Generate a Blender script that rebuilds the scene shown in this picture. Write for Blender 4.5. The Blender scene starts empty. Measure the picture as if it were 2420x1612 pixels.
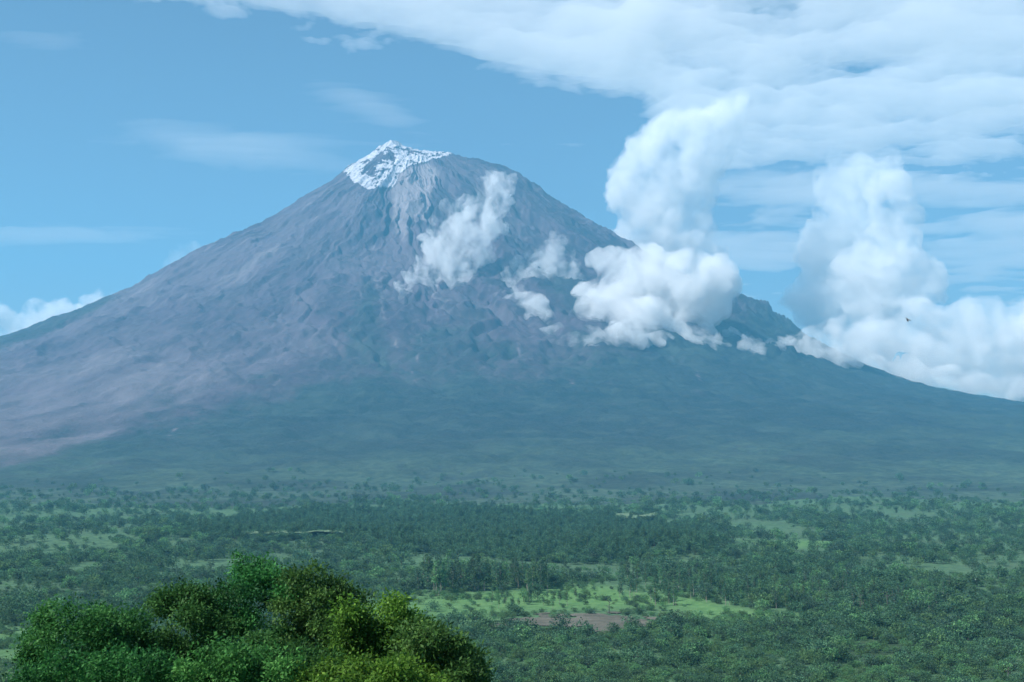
import bpy, bmesh, math, random
import numpy as np

# ------------------------------------------------------------------ camera, sky, sun, exposure
scene = bpy.context.scene
EYE = 100.0                                   # eye height above the valley floor, metres
FPX = 2841.0                                  # focal length for a 2354 pixel wide frame
PITCH = math.atan(296.0 / FPX)
cam_data = bpy.data.cameras.new("camera")
cam_data.sensor_width = 36.0
cam_data.lens = 36.0 * FPX / 2354.0
cam_data.clip_start = 0.5
cam_data.clip_end = 200000.0
cam = bpy.data.objects.new("camera", cam_data)
scene.collection.objects.link(cam)
cam.location = (0, 0, EYE)
cam.rotation_euler = (math.pi / 2 + PITCH, 0, 0)
scene.camera = cam

SUN_EL, SUN_AZ = math.radians(45), math.radians(-116)   # azimuth from +Y towards +X
world = bpy.data.worlds.new("World")
scene.world = world
world.use_nodes = True
wn = world.node_tree.nodes
sky = wn.new("ShaderNodeTexSky")
sky.sky_type = 'NISHITA'
sky.sun_disc = False
sky.sun_elevation = SUN_EL
sky.sun_rotation = SUN_AZ
sky.altitude = 800
sky.air_density = 1.0
sky.dust_density = 0.0
sky.ozone_density = 0.3
wn["Background"].inputs["Strength"].default_value = 0.062
world.node_tree.links.new(sky.outputs[0], wn["Background"].inputs[0])

sun_data = bpy.data.lights.new("sun", 'SUN')
sun_data.energy = 5.0
sun_data.angle = math.radians(0.6)
sun_data.color = (1.0, 0.975, 0.94)
sun = bpy.data.objects.new("sun", sun_data)
scene.collection.objects.link(sun)
sd = np.array([math.sin(SUN_AZ) * math.cos(SUN_EL), math.cos(SUN_AZ) * math.cos(SUN_EL), math.sin(SUN_EL)])
import mathutils
sun.rotation_euler = mathutils.Vector(sd).to_track_quat('Z', 'Y').to_euler()
sun.location = (0, 0, 9000)

scene.view_settings.view_transform = 'Standard'
scene.view_settings.look = 'None'
scene.view_settings.exposure = 0.85
scene.view_settings.gamma = 1.0
scene.view_settings.use_curve_mapping = False
cy = scene.cycles
cy.use_denoising = True
cy.denoiser = 'OPENIMAGEDENOISE'
cy.max_bounces = 12
cy.diffuse_bounces = 3
cy.transmission_bounces = 4
cy.transparent_max_bounces = 8
cy.volume_bounces = 7
cy.use_adaptive_sampling = False

HAZE_DENSITY = 6.0e-5
HAZE_TOP = 3450.0
HAZE_R = 21000.0

# ------------------------------------------------------------------ helpers
def ray(x, y):
    v = (784 - y) / FPX
    return np.array([(x - 1177) / FPX, math.cos(PITCH) - v * math.sin(PITCH), math.sin(PITCH) + v * math.cos(PITCH)])

def at(x, y, Y):
    """point of the place seen at (x, y) in the photograph, Y metres in front of the viewpoint"""
    d = ray(x, y)
    p = d * Y / d[1]
    p[2] += EYE
    return p

_rng = np.random.RandomState(11)
_perm = _rng.permutation(512)
_perm = np.concatenate([_perm, _perm, _perm]).astype(np.int32)
_g3 = _rng.normal(size=(512, 3)); _g3 /= np.linalg.norm(_g3, axis=1)[:, None]

_ga = _rng.rand(512) * 2 * math.pi
_g2x = np.cos(_ga).astype(np.float32); _g2y = np.sin(_ga).astype(np.float32)

def noise2(x, y, seed):
    """gradient noise on the plane, one slice per seed"""
    x, y = np.broadcast_arrays(x, y)
    xf = np.floor(x); yf = np.floor(y)
    so = int(seed * 97) & 511
    xi = xf.astype(np.int32) & 511; yi = yf.astype(np.int32) & 511
    xf = (x - xf).astype(np.float32); yf = (y - yf).astype(np.float32)
    x1 = _perm[xi + so]; x2 = _perm[((xi + 1) & 511) + so]; y2 = (yi + 1) & 511
    u = xf * xf * xf * (xf * (xf * 6 - 15) + 10); v = yf * yf * yf * (yf * (yf * 6 - 15) + 10)
    h = _perm[x1 + yi]; a = _g2x[h] * xf + _g2y[h] * yf
    h = _perm[x2 + yi]; b = _g2x[h] * (xf - 1) + _g2y[h] * yf
    h = _perm[x1 + y2]; c = _g2x[h] * xf + _g2y[h] * (yf - 1)
    h = _perm[x2 + y2]; d = _g2x[h] * (xf - 1) + _g2y[h] * (yf - 1)
    a = a + u * (b - a); c = c + u * (d - c)
    return (a + v * (c - a)) * 1.45

def noise3(x, y, z):
    if np.ndim(z) == 0:
        return noise2(x, y, float(z))
    x, y, z = np.broadcast_arrays(x, y, z)
    xi = np.floor(x).astype(np.int64); yi = np.floor(y).astype(np.int64); zi = np.floor(z).astype(np.int64)
    xf = x - xi; yf = y - yi; zf = z - zi
    u = xf ** 3 * (xf * (xf * 6 - 15) + 10); v = yf ** 3 * (yf * (yf * 6 - 15) + 10); w = zf ** 3 * (zf * (zf * 6 - 15) + 10)
    out = 0
    for dx in (0, 1):
        wx = u if dx else 1 - u
        for dy in (0, 1):
            wy = v if dy else 1 - v
            for dz in (0, 1):
                wz = w if dz else 1 - w
                h = _perm[_perm[_perm[(xi + dx) & 511] + ((yi + dy) & 511)] + ((zi + dz) & 511)]
                g = _g3[h]
                out = out + wx * wy * wz * (g[..., 0] * (xf - dx) + g[..., 1] * (yf - dy) + g[..., 2] * (zf - dz))
    return out * 1.6

def fbm(x, y, z=0.0, octaves=4, gain=0.5):
    s = 0; a = 1.0; t = 0
    x = np.asarray(x, float); y = np.asarray(y, float)
    for i in range(octaves):
        f = 2.0 ** i
        s = s + a * noise3(x * f + 17.3 * i, y * f + 5.1 * i, z * f + 9.7 * i); t += a; a *= gain
    return s / t

def ridged(x, y, z=0.0, octaves=3, gain=0.5):
    s = 0; a = 1.0; t = 0
    x = np.asarray(x, float); y = np.asarray(y, float)
    for i in range(octaves):
        f = 2.0 ** i
        s = s + a * (1 - 2 * np.abs(noise3(x * f + 31.3 * i, y * f + 3.1 * i, z * f + 2.7 * i))); t += a; a *= gain
    return s / t

def sm(a, b, x):
    t = np.clip((x - a) / (b - a), 0, 1)
    return t * t * (3 - 2 * t)

def mesh_from(name, verts, faces, smooth=False):
    """verts (n,3), faces (m,k) arrays of one k"""
    me = bpy.data.meshes.new(name)
    verts = np.ascontiguousarray(verts, np.float32); faces = np.ascontiguousarray(faces, np.int32)
    n, k = faces.shape
    me.vertices.add(len(verts)); me.vertices.foreach_set("co", verts.ravel())
    me.loops.add(n * k); me.loops.foreach_set("vertex_index", faces.ravel())
    me.polygons.add(n)
    me.polygons.foreach_set("loop_start", np.arange(0, n * k, k, dtype=np.int32))
    if smooth:
        me.polygons.foreach_set("use_smooth", np.ones(n, bool))
    me.update(calc_edges=True)
    return me

def link(name, me, mat=None, parent=None, **props):
    o = bpy.data.objects.new(name, me)
    scene.collection.objects.link(o)
    if mat is not None and me is not None:
        me.materials.clear(); me.materials.append(mat)
    if parent is not None:
        o.parent = parent
    for k, v in props.items():
        o[k] = v
    return o

def set_attr(me, name, arr, typ='FLOAT', dom='POINT'):
    a = me.attributes.new(name, typ, dom)
    key = {'FLOAT': 'value', 'FLOAT_VECTOR': 'vector', 'FLOAT_COLOR': 'color'}[typ]
    a.data.foreach_set(key, np.ascontiguousarray(arr, np.float32).ravel())

def grid_faces(nu, nv, wrap=False):
    i = np.arange(nu - (0 if wrap else 1)); j = np.arange(nv - 1)
    I, J = np.meshgrid(i, j, indexing='ij')
    I2 = (I + 1) % nu
    return np.stack([I * nv + J, I2 * nv + J, I2 * nv + J + 1, I * nv + J + 1], -1).reshape(-1, 4)

class NT:
    """small helper for node materials"""
    def __init__(self, name):
        self.m = bpy.data.materials.new(name); self.m.use_nodes = True
        self.t = self.m.node_tree; self.n = self.t.nodes; self.n.clear()
        self.out = self.n.new("ShaderNodeOutputMaterial")
    def node(self, typ, ins=None, **kw):
        nd = self.n.new(typ)
        for k, v in kw.items(): setattr(nd, k, v)
        for k, v in (ins or {}).items(): self.put(nd.inputs[k], v)
        return nd
    def put(self, sock, v):
        if isinstance(v, bpy.types.NodeSocket): self.t.links.new(v, sock)
        else: sock.default_value = v
    def attr(self, name): return self.node("ShaderNodeAttribute", attribute_name=name)
    def noise(self, vec, scale, detail=4, rough=0.55, dist=0.0):
        return self.node("ShaderNodeTexNoise", {"Vector": vec, "Scale": scale, "Detail": detail, "Roughness": rough, "Distortion": dist}).outputs[0]
    def mapping(self, vec, scale):
        return self.node("ShaderNodeMapping", {"Vector": vec, "Scale": scale}).outputs[0]
    def ramp(self, fac, lo, hi, a=0.0, b=1.0):
        nd = self.node("ShaderNodeMapRange", {"Value": fac, "From Min": lo, "From Max": hi, "To Min": a, "To Max": b}, interpolation_type='SMOOTHSTEP')
        return nd.outputs[0]
    def mix(self, fac, a, b):
        nd = self.node("ShaderNodeMix", data_type='RGBA')
        self.put(nd.inputs[0], fac); self.put(nd.inputs[6], a); self.put(nd.inputs[7], b)
        return nd.outputs[2]
    def math(self, op, a, b=0.0, c=0.0):
        nd = self.node("ShaderNodeMath", operation=op)
        self.put(nd.inputs[0], a); self.put(nd.inputs[1], b); self.put(nd.inputs[2], c)
        return nd.outputs[0]

def C(r, g, b): return (r, g, b, 1.0)

# ------------------------------------------------------------------ the lie of the land
DM = 10000.0                                  # distance of the volcano's axis
AX, AY = -817.0, DM
PL = np.array([(0, 2640), (198, 2690), (359, 2564), (537, 2445), (679, 2306), (892, 2165), (1245, 1928), (1599, 1775), (1951, 1568),
               (2196, 1391), (2441, 1265), (2894, 1045), (3349, 860), (4100, 600), (5000, 370), (6000, 190), (7000, 60), (8000, -40), (9500, -95)], float)
PR = np.array([(0, 2610), (324, 2558), (540, 2478), (720, 2419), (899, 2308), (1078, 2189), (1328, 2011), (1613, 1837), (2144, 1514),
               (2638, 1240), (2884, 1109), (3164, 934), (3548, 745), (3861, 620), (4400, 500), (5000, 390), (6000, 170), (7000, 0), (8000, -75), (9500, -95)], float)
PF = np.array([(0, 2630), (300, 2480), (700, 2180), (1200, 1750), (1600, 1440), (2000, 1170), (2600, 840), (3200, 560), (4000, 285),
               (4800, 105), (5600, 0), (6400, -62), (7000, -82), (8000, -97), (9500, -100)], float)

MOUNDS = []
for (px, py, Y, rx, ry, h) in ((1540, 1030, 5300, 260, 300, 46), (1155, 985, 5600, 220, 260, 50), (1990, 1020, 5200, 330, 300, 60), (140, 1010, 5600, 260, 260, 40),
                               (1900, 1180, 3200, 210, 160, 16), (1560, 1290, 1500, 130, 110, 11), (230, 1260, 1700, 220, 130, 14), (870, 1270, 1650, 150, 120, 9)):
    p = at(px, py, Y); MOUNDS.append((p[0], p[1], rx, ry, h))

def gullies(x, y, r, th, wx, wy):
    u = th + 0.16 * wx + 0.05 * fbm(x / 150, y / 150, 7.7, 3)
    return ridged(u * 5.2, r / 2600 + 0.25 * wy, 1.7, 3), ridged(u * 15.0, r / 900 + 0.35 * wx, 5.7, 3, 0.6)

def mountain_height(x, y, detail=True):
    dx = x - AX; dy = y - AY
    r = np.hypot(dx, dy); th = np.arctan2(dx, -dy)      # 0 towards the viewpoint, + to the right
    s = np.sin(th); c = np.cos(th)
    wl = np.clip(-s, 0, 1) ** 2; wr = np.clip(s, 0, 1) ** 2
    H = np.interp(r, PL[:, 0], PL[:, 1]) * wl + np.interp(r, PR[:, 0], PR[:, 1]) * wr + np.interp(r, PF[:, 0], PF[:, 1]) * (1 - wl - wr)
    H = H + EYE
    if not detail:
        return H
    wx = fbm(x / 520, y / 520, 3.3, 4); wy = fbm(x / 520 + 40, y / 520, 8.1, 4)
    rough = 0.32 + 0.68 * sm(-0.55, 0.1, th)              # ash slope on the left is smoother
    g, g2 = gullies(x, y, r, th, wx, wy)
    env = sm(120, 900, r) * (1 - 0.75 * sm(2300, 4400, r)) * (1 - sm(5200, 7000, r))
    H = H + env * rough * (125 * (g - 0.35) + 42 * (g2 - 0.35))
    # oblique ribs on the smooth ash slope
    q = (x * 0.62 + y * 0.35 + 900 * wx * 0.35)
    ribs = ridged(q / 260, (y - x) / 1900, 9.0, 2)
    H = H + (1 - rough) * sm(500, 1200, r) * (1 - sm(3300, 4300, r)) * 44 * (ribs - 0.3)
    # general broken ground, crags round the crater
    e2 = sm(0, 250, r) * (1 - 0.8 * sm(4200, 7000, r))
    H = H + e2 * (24 * fbm(x / 210, y / 210, 0.3, 5, 0.58) + 9 * (0.4 + rough) * ridged(x / 62, y / 62, 2.3, 3, 0.6))
    # rugged shoulder on the right flank
    sh = np.exp(-((r - 2780) / 330) ** 2) * sm(0.75, 1.2, th) * sm(2.2, 1.7, th)
    H = H + sh * (85 * ridged(x / 190, y / 190, 3.1, 4, 0.6) + 8)
    crag = 1 - sm(200, 620, r)
    H = H + crag * (38 * ridged(x / 140, y / 140, 4.4, 4, 0.55) - 12)
    H = H + 26 * sm(1500, 3000, r) * (1 - sm(6000, 7000, r)) * fbm(x / 700, y / 500, 6.6, 5, 0.5)
    return H

def plain_height(x, y):
    d = np.hypot(x, y)
    h = 5.0 * fbm(x / 420, y / 420, 1.1, 4) * sm(300, 900, d) * (1 + 1.2 * sm(1200, 3000, d))
    h = h + 3.0 * fbm(x / 90, y / 90, 2.1, 3) * sm(300, 700, d)
    for (mx, my, rx, ry, mh) in MOUNDS:
        e = ((x - mx) / rx) ** 2 + ((y - my) / ry) ** 2
        h = h + mh * np.exp(-e)
    # the hillside the viewpoint stands on
    near = np.interp(d, [0, 6, 30, 60, 120, 220, 330], [97.6, 96.6, 86.5, 77, 57, 20, 0])
    h = h + near * (1 + 0.02 * fbm(x / 14, y / 14, 0.2, 3))
    return h

def ground_height(x, y):
    r = np.hypot(x - AX, y - AY)
    h = plain_height(x, y)
    k = r < 8600
    if k.any():
        h = np.array(h)
        h[k] += np.maximum(mountain_height(x[k], y[k]), 0) * sm(8600, 7600, r[k])
    return h

def H1(x, y):
    return float(ground_height(np.array([x]), np.array([y]))[0])

# ------------------------------------------------------------------ materials of the land
def mat_mountain():
    t = NT("volcano_slopes")
    geo = t.node("ShaderNodeNewGeometry"); pos = geo.outputs["Position"]
    pol = t.attr("polar").outputs["Vector"]
    zone = t.attr("zone").outputs["Color"]
    sep = t.node("ShaderNodeSeparateColor", {"Color": zone})
    veg, scree, rock = sep.outputs[0], sep.outputs[1], sep.outputs[2]
    streak = t.noise(t.mapping(pol, (1, 1, 1)), 1.0, 6, 0.6, 0.6)
    big = t.noise(pos, 1 / 420.0, 5, 0.55, 0.3)
    fine = t.noise(pos, 1 / 38.0, 6, 0.65)
    speck = t.noise(t.mapping(pos, (1, 1, 2.2)), 1 / 13.0, 4, 0.7)
    ash = t.mix(t.ramp(streak, 0.36, 0.66), C(0.036, 0.027, 0.040), C(0.086, 0.062, 0.084))
    zonal = t.noise(t.mapping(pol, (0.42, 0.30, 0.3)), 1.0, 4, 0.55, 0.8)
    ash = t.mix(t.ramp(zonal, 0.44, 0.64, 0, 0.75), ash, C(0.112, 0.090, 0.110))
    ash = t.mix(t.ramp(zonal, 0.46, 0.30, 0, 0.7), ash, C(0.040, 0.034, 0.044))
    ash = t.mix(t.ramp(big, 0.4, 0.65, 0, 0.4), ash, C(0.100, 0.082, 0.094))
    ash = t.mix(t.ramp(fine, 0.5, 0.72, 0, 0.4), ash, C(0.135, 0.118, 0.135))
    col = t.mix(t.math('MULTIPLY', rock, t.ramp(streak, 0.35, 0.62, 1.0, 0.25)), ash, C(0.028, 0.027, 0.034))
    col = t.mix(scree, col, t.mix(t.ramp(streak, 0.35, 0.65), C(0.19, 0.165, 0.175), C(0.27, 0.24, 0.25)))
    vg = t.mix(t.ramp(speck, 0.36, 0.64), C(0.009, 0.016, 0.017), C(0.027, 0.040, 0.038))
    vg = t.mix(t.ramp(big, 0.45, 0.7, 0, 0.6), vg, C(0.034, 0.052, 0.042))
    mid_ = t.noise(t.mapping(pos, (0.45, 1, 1)), 1 / 95.0, 5, 0.62, 0.5)
    vg = t.mix(t.ramp(mid_, 0.50, 0.70, 0, 0.75), vg, C(0.044, 0.062, 0.050))
    vg = t.mix(t.ramp(mid_, 0.46, 0.34, 0, 0.7), vg, C(0.008, 0.018, 0.014))
    vg = t.mix(t.math('MULTIPLY', t.attr("zone").outputs["Alpha"], t.ramp(big, 0.35, 0.6, 0.3, 1.0)), vg, t.mix(t.ramp(fine, 0.35, 0.65), C(0.030, 0.058, 0.040), C(0.074, 0.115, 0.072)))
    edge = t.math('ADD', veg, t.math('MULTIPLY', t.math('SUBTRACT', fine, 0.5), 1.1))
    edge = t.math('ADD', edge, t.math('MULTIPLY', t.math('SUBTRACT', streak, 0.5), 0.9))
    col = t.mix(t.ramp(edge, 0.05, 1.0), col, vg)
    bump = t.node("ShaderNodeBump", {"Height": t.math('ADD', fine, t.math('MULTIPLY', speck, 0.45)), "Strength": 0.9, "Distance": 9.0})
    b = t.node("ShaderNodeBsdfPrincipled", {"Base Color": col, "Roughness": 0.95, "Specular IOR Level": 0.15, "Normal": bump.outputs[0]})
    t.put(t.out.inputs[0], b.outputs[0])
    return t.m

def mat_snow():
    t = NT("summit_snow")
    pos = t.node("ShaderNodeNewGeometry").outputs["Position"]
    n = t.noise(pos, 1 / 26.0, 5, 0.65)
    col = t.mix(t.ramp(n, 0.3, 0.6), C(0.24, 0.24, 0.27), C(0.47, 0.47, 0.50))
    bump = t.node("ShaderNodeBump", {"Height": n, "Strength": 0.8, "Distance": 8.0})
    b = t.node("ShaderNodeBsdfPrincipled", {"Base Color": col, "Roughness": 0.8, "Specular IOR Level": 0.3, "Normal": bump.outputs[0]})
    t.put(t.out.inputs[0], b.outputs[0])
    return t.m

def mat_ground():
    t = NT("valley_ground")
    pos = t.node("ShaderNodeNewGeometry").outputs["Position"]
    zone = t.attr("zone").outputs["Color"]
    sep = t.node("ShaderNodeSeparateColor", {"Color": zone})
    meadow, dark = sep.outputs[0], sep.outputs[1]
    a = t.noise(pos, 1 / 160.0, 6, 0.6, 0.4); b = t.noise(pos, 1 / 9.0, 6, 0.7); c = t.noise(pos, 1 / 1.6, 4, 0.7)
    g = t.mix(t.ramp(b, 0.35, 0.65), C(0.040, 0.090, 0.046), C(0.090, 0.165, 0.082))
    g = t.mix(t.ramp(a, 0.45, 0.68, 0, 0.6), g, C(0.065, 0.105, 0.062))
    g = t.mix(t.ramp(c, 0.45, 0.75, 0, 0.5), g, C(0.075, 0.135, 0.07))
    mead = t.mix(t.ramp(b, 0.35, 0.65), C(0.075, 0.17, 0.055), C(0.12, 0.23, 0.08))
    g = t.mix(t.math('MULTIPLY', meadow, t.ramp(a, 0.3, 0.5, 0.7, 1.0)), g, mead)
    g = t.mix(t.math('MULTIPLY', dark, 0.8), g, C(0.020, 0.036, 0.018))  # darkened ground; along the forest belt this paints in a cloud's shadow
    bump = t.node("ShaderNodeBump", {"Height": t.math('ADD', b, t.math('MULTIPLY', c, 0.3)), "Strength": 0.8, "Distance": 1.6})
    p = t.node("ShaderNodeBsdfPrincipled", {"Base Color": g, "Roughness": 0.95, "Specular IOR Level": 0.1, "Normal": bump.outputs[0]})
    t.put(t.out.inputs[0], p.outputs[0])
    return t.m

def mat_soil(name, c1, c2):
    t = NT(name)
    pos = t.node("ShaderNodeNewGeometry").outputs["Position"]
    a = t.noise(t.mapping(pos, (0.5, 1, 1)), 1 / 14.0, 6, 0.65); b = t.noise(pos, 1 / 2.2, 5, 0.7)
    col = t.mix(t.ramp(a, 0.35, 0.65), C(*c1), C(*c2))
    col = t.mix(t.ramp(b, 0.5, 0.7, 0, 0.5), col, C(c1[0] * 0.5, c1[1] * 0.55, c1[2] * 0.5))
    bump = t.node("ShaderNodeBump", {"Height": b, "Strength": 0.8, "Distance": 0.8})
    p = t.node("ShaderNodeBsdfPrincipled", {"Base Color": col, "Roughness": 0.95, "Specular IOR Level": 0.1, "Normal": bump.outputs[0]})
    t.put(t.out.inputs[0], p.outputs[0])
    return t.m

def mat_leaf(name, dark, mid, light, rough=0.55):
    t = NT(name)
    tint = t.attr("tint").outputs["Fac"]
    rnd = t.node("ShaderNodeObjectInfo").outputs["Random"]
    col = t.mix(t.ramp(tint, 0.0, 0.55), C(*dark), C(*mid))
    col = t.mix(t.ramp(tint, 0.6, 1.0), col, C(*light))
    hs = t.node("ShaderNodeHueSaturation", {"Color": col, "Hue": t.ramp(rnd, 0, 1, 0.485, 0.515), "Value": t.ramp(rnd, 0.0, 1.0, 0.78, 1.25), "Saturation": 1.0})
    d = t.node("ShaderNodeBsdfPrincipled", {"Base Color": hs.outputs[0], "Roughness": rough, "Specular IOR Level": 0.12})
    tr = t.node("ShaderNodeBsdfTranslucent", {"Color": hs.outputs[0]})
    mx = t.node("ShaderNodeMixShader", {0: 0.4, 1: d.outputs[0], 2: tr.outputs[0]})
    t.put(t.out.inputs[0], mx.outputs[0])
    return t.m

def mat_bark(name, c1, c2):
    t = NT(name)
    tc = t.node("ShaderNodeTexCoord").outputs["Object"]
    a = t.noise(t.mapping(tc, (1, 1, 0.2)), 9.0, 5, 0.65)
    col = t.mix(t.ramp(a, 0.35, 0.65), C(*c1), C(*c2))
    bump = t.node("ShaderNodeBump", {"Height": a, "Strength": 0.6, "Distance": 0.03})
    p = t.node("ShaderNodeBsdfPrincipled", {"Base Color": col, "Roughness": 0.9, "Normal": bump.outputs[0]})
    t.put(t.out.inputs[0], p.outputs[0])
    return t.m

def mat_cloud(name, density, color=(1, 1, 1), puff=0.0, lo=0.40, hi=0.60, stretch=(1, 1, 1), rate=1.0):
    """vapour; with puff > 0 it is uneven, in billows about that many metres across"""
    t = NT(name)
    if puff > 0:
        pos = t.mapping(t.node("ShaderNodeTexCoord").outputs["Object"], stretch)
        n = t.noise(pos, 1.0 / puff, 6.0, 0.64, 0.45)
        density = t.ramp(n, lo, hi, 0.0, density)
        t.m.cycles.volume_step_rate = rate
    v = t.node("ShaderNodeVolumePrincipled", {"Color": C(*color), "Density": density, "Anisotropy": 0.0})
    t.put(t.out.inputs[1], v.outputs[0])
    return t.m

# ------------------------------------------------------------------ the volcano
def blob(X, Z, pts, soft):
    """1 inside the polygon pts (X across, Z up on the mountain face), fading over soft metres"""
    pts = np.asarray(pts, float)
    inside = np.zeros(X.shape, bool); dist = np.full(X.shape, 1e9)
    n = len(pts)
    for i in range(n):
        x1, y1 = pts[i]; x2, y2 = pts[(i + 1) % n]
        cond = ((y1 > Z) != (y2 > Z))
        xi = (x2 - x1) * (Z - y1) / (y2 - y1 + 1e-9) + x1
        inside ^= cond & (X < xi)
        ex, ey = x2 - x1, y2 - y1
        tt = np.clip(((X - x1) * ex + (Z - y1) * ey) / (ex * ex + ey * ey), 0, 1)
        dist = np.minimum(dist, np.hypot(X - x1 - tt * ex, Z - y1 - tt * ey))
    sd_ = np.where(inside, dist, -dist)
    return sm(-soft, soft, sd_)

def face(points, back=600.0):
    """outline on the mountain's face, given where it shows in the photograph, as (across, up) metres"""
    out = []
    for (x, y) in points:
        Y = 9000.0
        for k in range(6):                                # settle on the slope
            p = at(x, y, Y)
            dx = p[0] - AX
            rr = np.interp(-(p[2] - EYE), -PF[:, 1], PF[:, 0])
            Y = AY - math.sqrt(max(rr * rr - dx * dx, 0.0))
        p = at(x, y, Y)
        out.append((p[0], p[2]))
    return out

def build_mountain():
    th = np.concatenate([np.linspace(-1.95, 1.95, 830), np.linspace(1.95, 2 * math.pi - 1.95, 90)[1:-1]])
    r = np.concatenate([np.arange(0, 700, 7.0), np.arange(700, 3400, 9.5), np.geomspace(3400, 7500, 130)])
    T, R = np.meshgrid(th, r, indexing='ij')
    X = AX + R * np.sin(T); Y = AY - R * np.cos(T)
    Z = mountain_height(X, Y)
    Z = Z - 0.0
    Z = Z - 120 * sm(7150, 7500, R)
    V = np.stack([X, Y, Z], -1).reshape(-1, 3)
    me = mesh_from("mountain", V, grid_faces(len(th), len(r), True), True)
    # zones
    n1 = fbm(X / 420, Y / 420, Z / 420, 5, 0.55); n2 = fbm(T * 16, R / 700, 0.7, 4, 0.6); n3 = fbm(X / 90, Y / 90, Z / 90, 3, 0.6)
    Zr = Z - EYE
    Xr = X - AX
    # tree line climbs on the right, low on the ash slope to the left
    line = np.interp(Xr, [-6000, -3600, -2600, -1500, -700, -150, 300, 900, 1500, 2600, 5000], [-30, -10, 0, 80, 300, 560, 640, 660, 860, 1200, 1300])
    line = np.where((Xr < -2300) & (R > 2900) & (np.abs(T) > 1.05), 900, line)
    veg = sm(330, -330, Zr - line + 300 * n1 + 230 * n2)
    for pl in ([(835, 640), (870, 655), (895, 760), (880, 840), (800, 840), (785, 760)], [(950, 760), (1090, 745), (1140, 870), (1000, 890), (925, 840)], [(1265, 640), (1340, 660), (1345, 735), (1290, 740), (1255, 690)]):
        veg = np.maximum(veg, 0.62 * blob(X + 90 * n3 + 90 * n1, Z + 70 * n2, face(pl), 60) * (np.cos(T) > 0.1))
    veg = np.maximum(veg, blob(Xr + 70 * n3, Zr + 60 * n2, [(-4500, 1000), (-2870, 980), (-2087, 1290), (-1930, 1221), (-2240, 908), (-2557, 720), (-2870, 640), (-4500, 400)], 50) * 0.72 * (T < -0.6))
    # ash tongues running down through the green, in the middle of the face
    scree = blob(Xr + AX + 16 * n3 * 3, Z + 40 * n2, face([(915, 400), (985, 378), (1010, 400), (985, 470), (1000, 520), (965, 500), (935, 510), (930, 560), (905, 500), (900, 440)]), 26)
    lines = 0
    for pts, w in ((((832, 640), (834, 690), (822, 740), (808, 765)), 9), (((862, 640), (880, 690), (890, 740)), 14), (((972, 780), (962, 830), (948, 850), (955, 875)), 8),
                   (((1190, 770), (1195, 820), (1185, 850)), 10), (((1130, 665), (1122, 685)), 8), (((620, 905), (645, 880), (660, 860)), 7), (((910, 780), (915, 800)), 10),
                   (((1575, 860), (1592, 885)), 9), (((1583, 905), (1600, 912)), 14), (((395, 1000), (415, 985)), 10), (((440, 915), (470, 885)), 12), (((1310, 880), (1320, 905), (1308, 920)), 10),
                   (((368, 848), (390, 846), (410, 825)), 13), (((770, 780), (776, 795)), 8)):
        fp = face(pts)
        for (a, b) in zip(fp[:-1], fp[1:]):
            ex, ez = b[0] - a[0], b[1] - a[1]
            xx = X + 16 * n3; zz = Z + 10 * n2
            tt = np.clip(((xx - a[0]) * ex + (zz - a[1]) * ez) / (ex * ex + ez * ez), 0, 1)
            dd = np.hypot(xx - a[0] - tt * ex, zz - a[1] - tt * ez)
            lines = np.maximum(lines, sm(w * 1.0, w * 0.3, dd) * (np.cos(T) > 0.1))
    lines = lines * np.clip(0.35 + 1.6 * n3, 0.0, 0.8)
    scree = np.maximum(0.8 * scree * (np.cos(T) > 0), 0.7 * lines)
    veg = veg * (1 - lines)
    fan = blob(X + 160 * n1 + 60 * n3, Z + 90 * n2, face([(-60, 880), (150, 850), (330, 800), (520, 815), (560, 850), (470, 915), (280, 985), (150, 1040), (60, 1075), (-60, 1075)]), 70) * (np.cos(T) > 0.1) * np.clip(0.55 + 1.3 * n2, 0.1, 1)
    scree = np.maximum(scree, 0.34 * fan); veg = veg * (1 - 0.8 * fan)
    rock = sm(0.05, 0.5, n2 + 0.5 * n1) * sm(-0.5, 0.2, T) * sm(300, 900, Zr) + 0.8 * sm(0.0, 0.4, n1) * (1 - sm(300, 700, R))
    wx_ = fbm(X / 520, Y / 520, 3.3, 4); wy_ = fbm(X / 520 + 40, Y / 520, 8.1, 4)
    gg, gg2 = gullies(X, Y, R, T, wx_, wy_)
    bare = sm(250, 800, R) * sm(-0.75, -0.05, T)
    rock = rock + bare * 0.8 * sm(0.62, 0.86, gg2 + 0.25 * n3)
    scree = np.maximum(scree, 0.55 * bare * sm(0.05, -0.35, gg2 + 0.3 * n3) * sm(700, 1300, Zr))
    scree = np.maximum(scree, 0.5 * sm(-0.3, -0.7, T) * sm(0.10, 0.42, n2 - 0.3 * n1) * sm(3600, 1500, R) * sm(500, 900, R))
    rock = np.clip(rock + 0.35 * sm(0.3, 0.7, T) * sm(900, 1500, Zr), 0, 1)
    set_attr(me, "zone", np.stack([veg, scree, rock, sm(4300, 6600, R + 500 * n1)], -1).reshape(-1, 4), 'FLOAT_COLOR')
    set_attr(me, "polar", np.stack([T * 11 + 0.9 * n1, R / 330.0 + 0.9 * n2, Z / 600.0], -1).reshape(-1, 3), 'FLOAT_VECTOR')
    mo = link("mountain", me, mat_mountain(), label="tall grey volcano cone with snow on its summit and green lower slopes", kind="structure")
    # snow lies on the summit as a skin of its own
    th2 = np.linspace(-2.4, 1.4, 560); r2 = np.arange(1, 860, 4.2)
    T2, R2 = np.meshgrid(th2, r2, indexing='ij')
    X2 = AX + R2 * np.sin(T2); Y2 = AY - R2 * np.cos(T2); Z2 = mountain_height(X2, Y2)
    m3 = fbm(X2 / 110, Y2 / 110, Z2 / 110, 5, 0.62)
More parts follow.
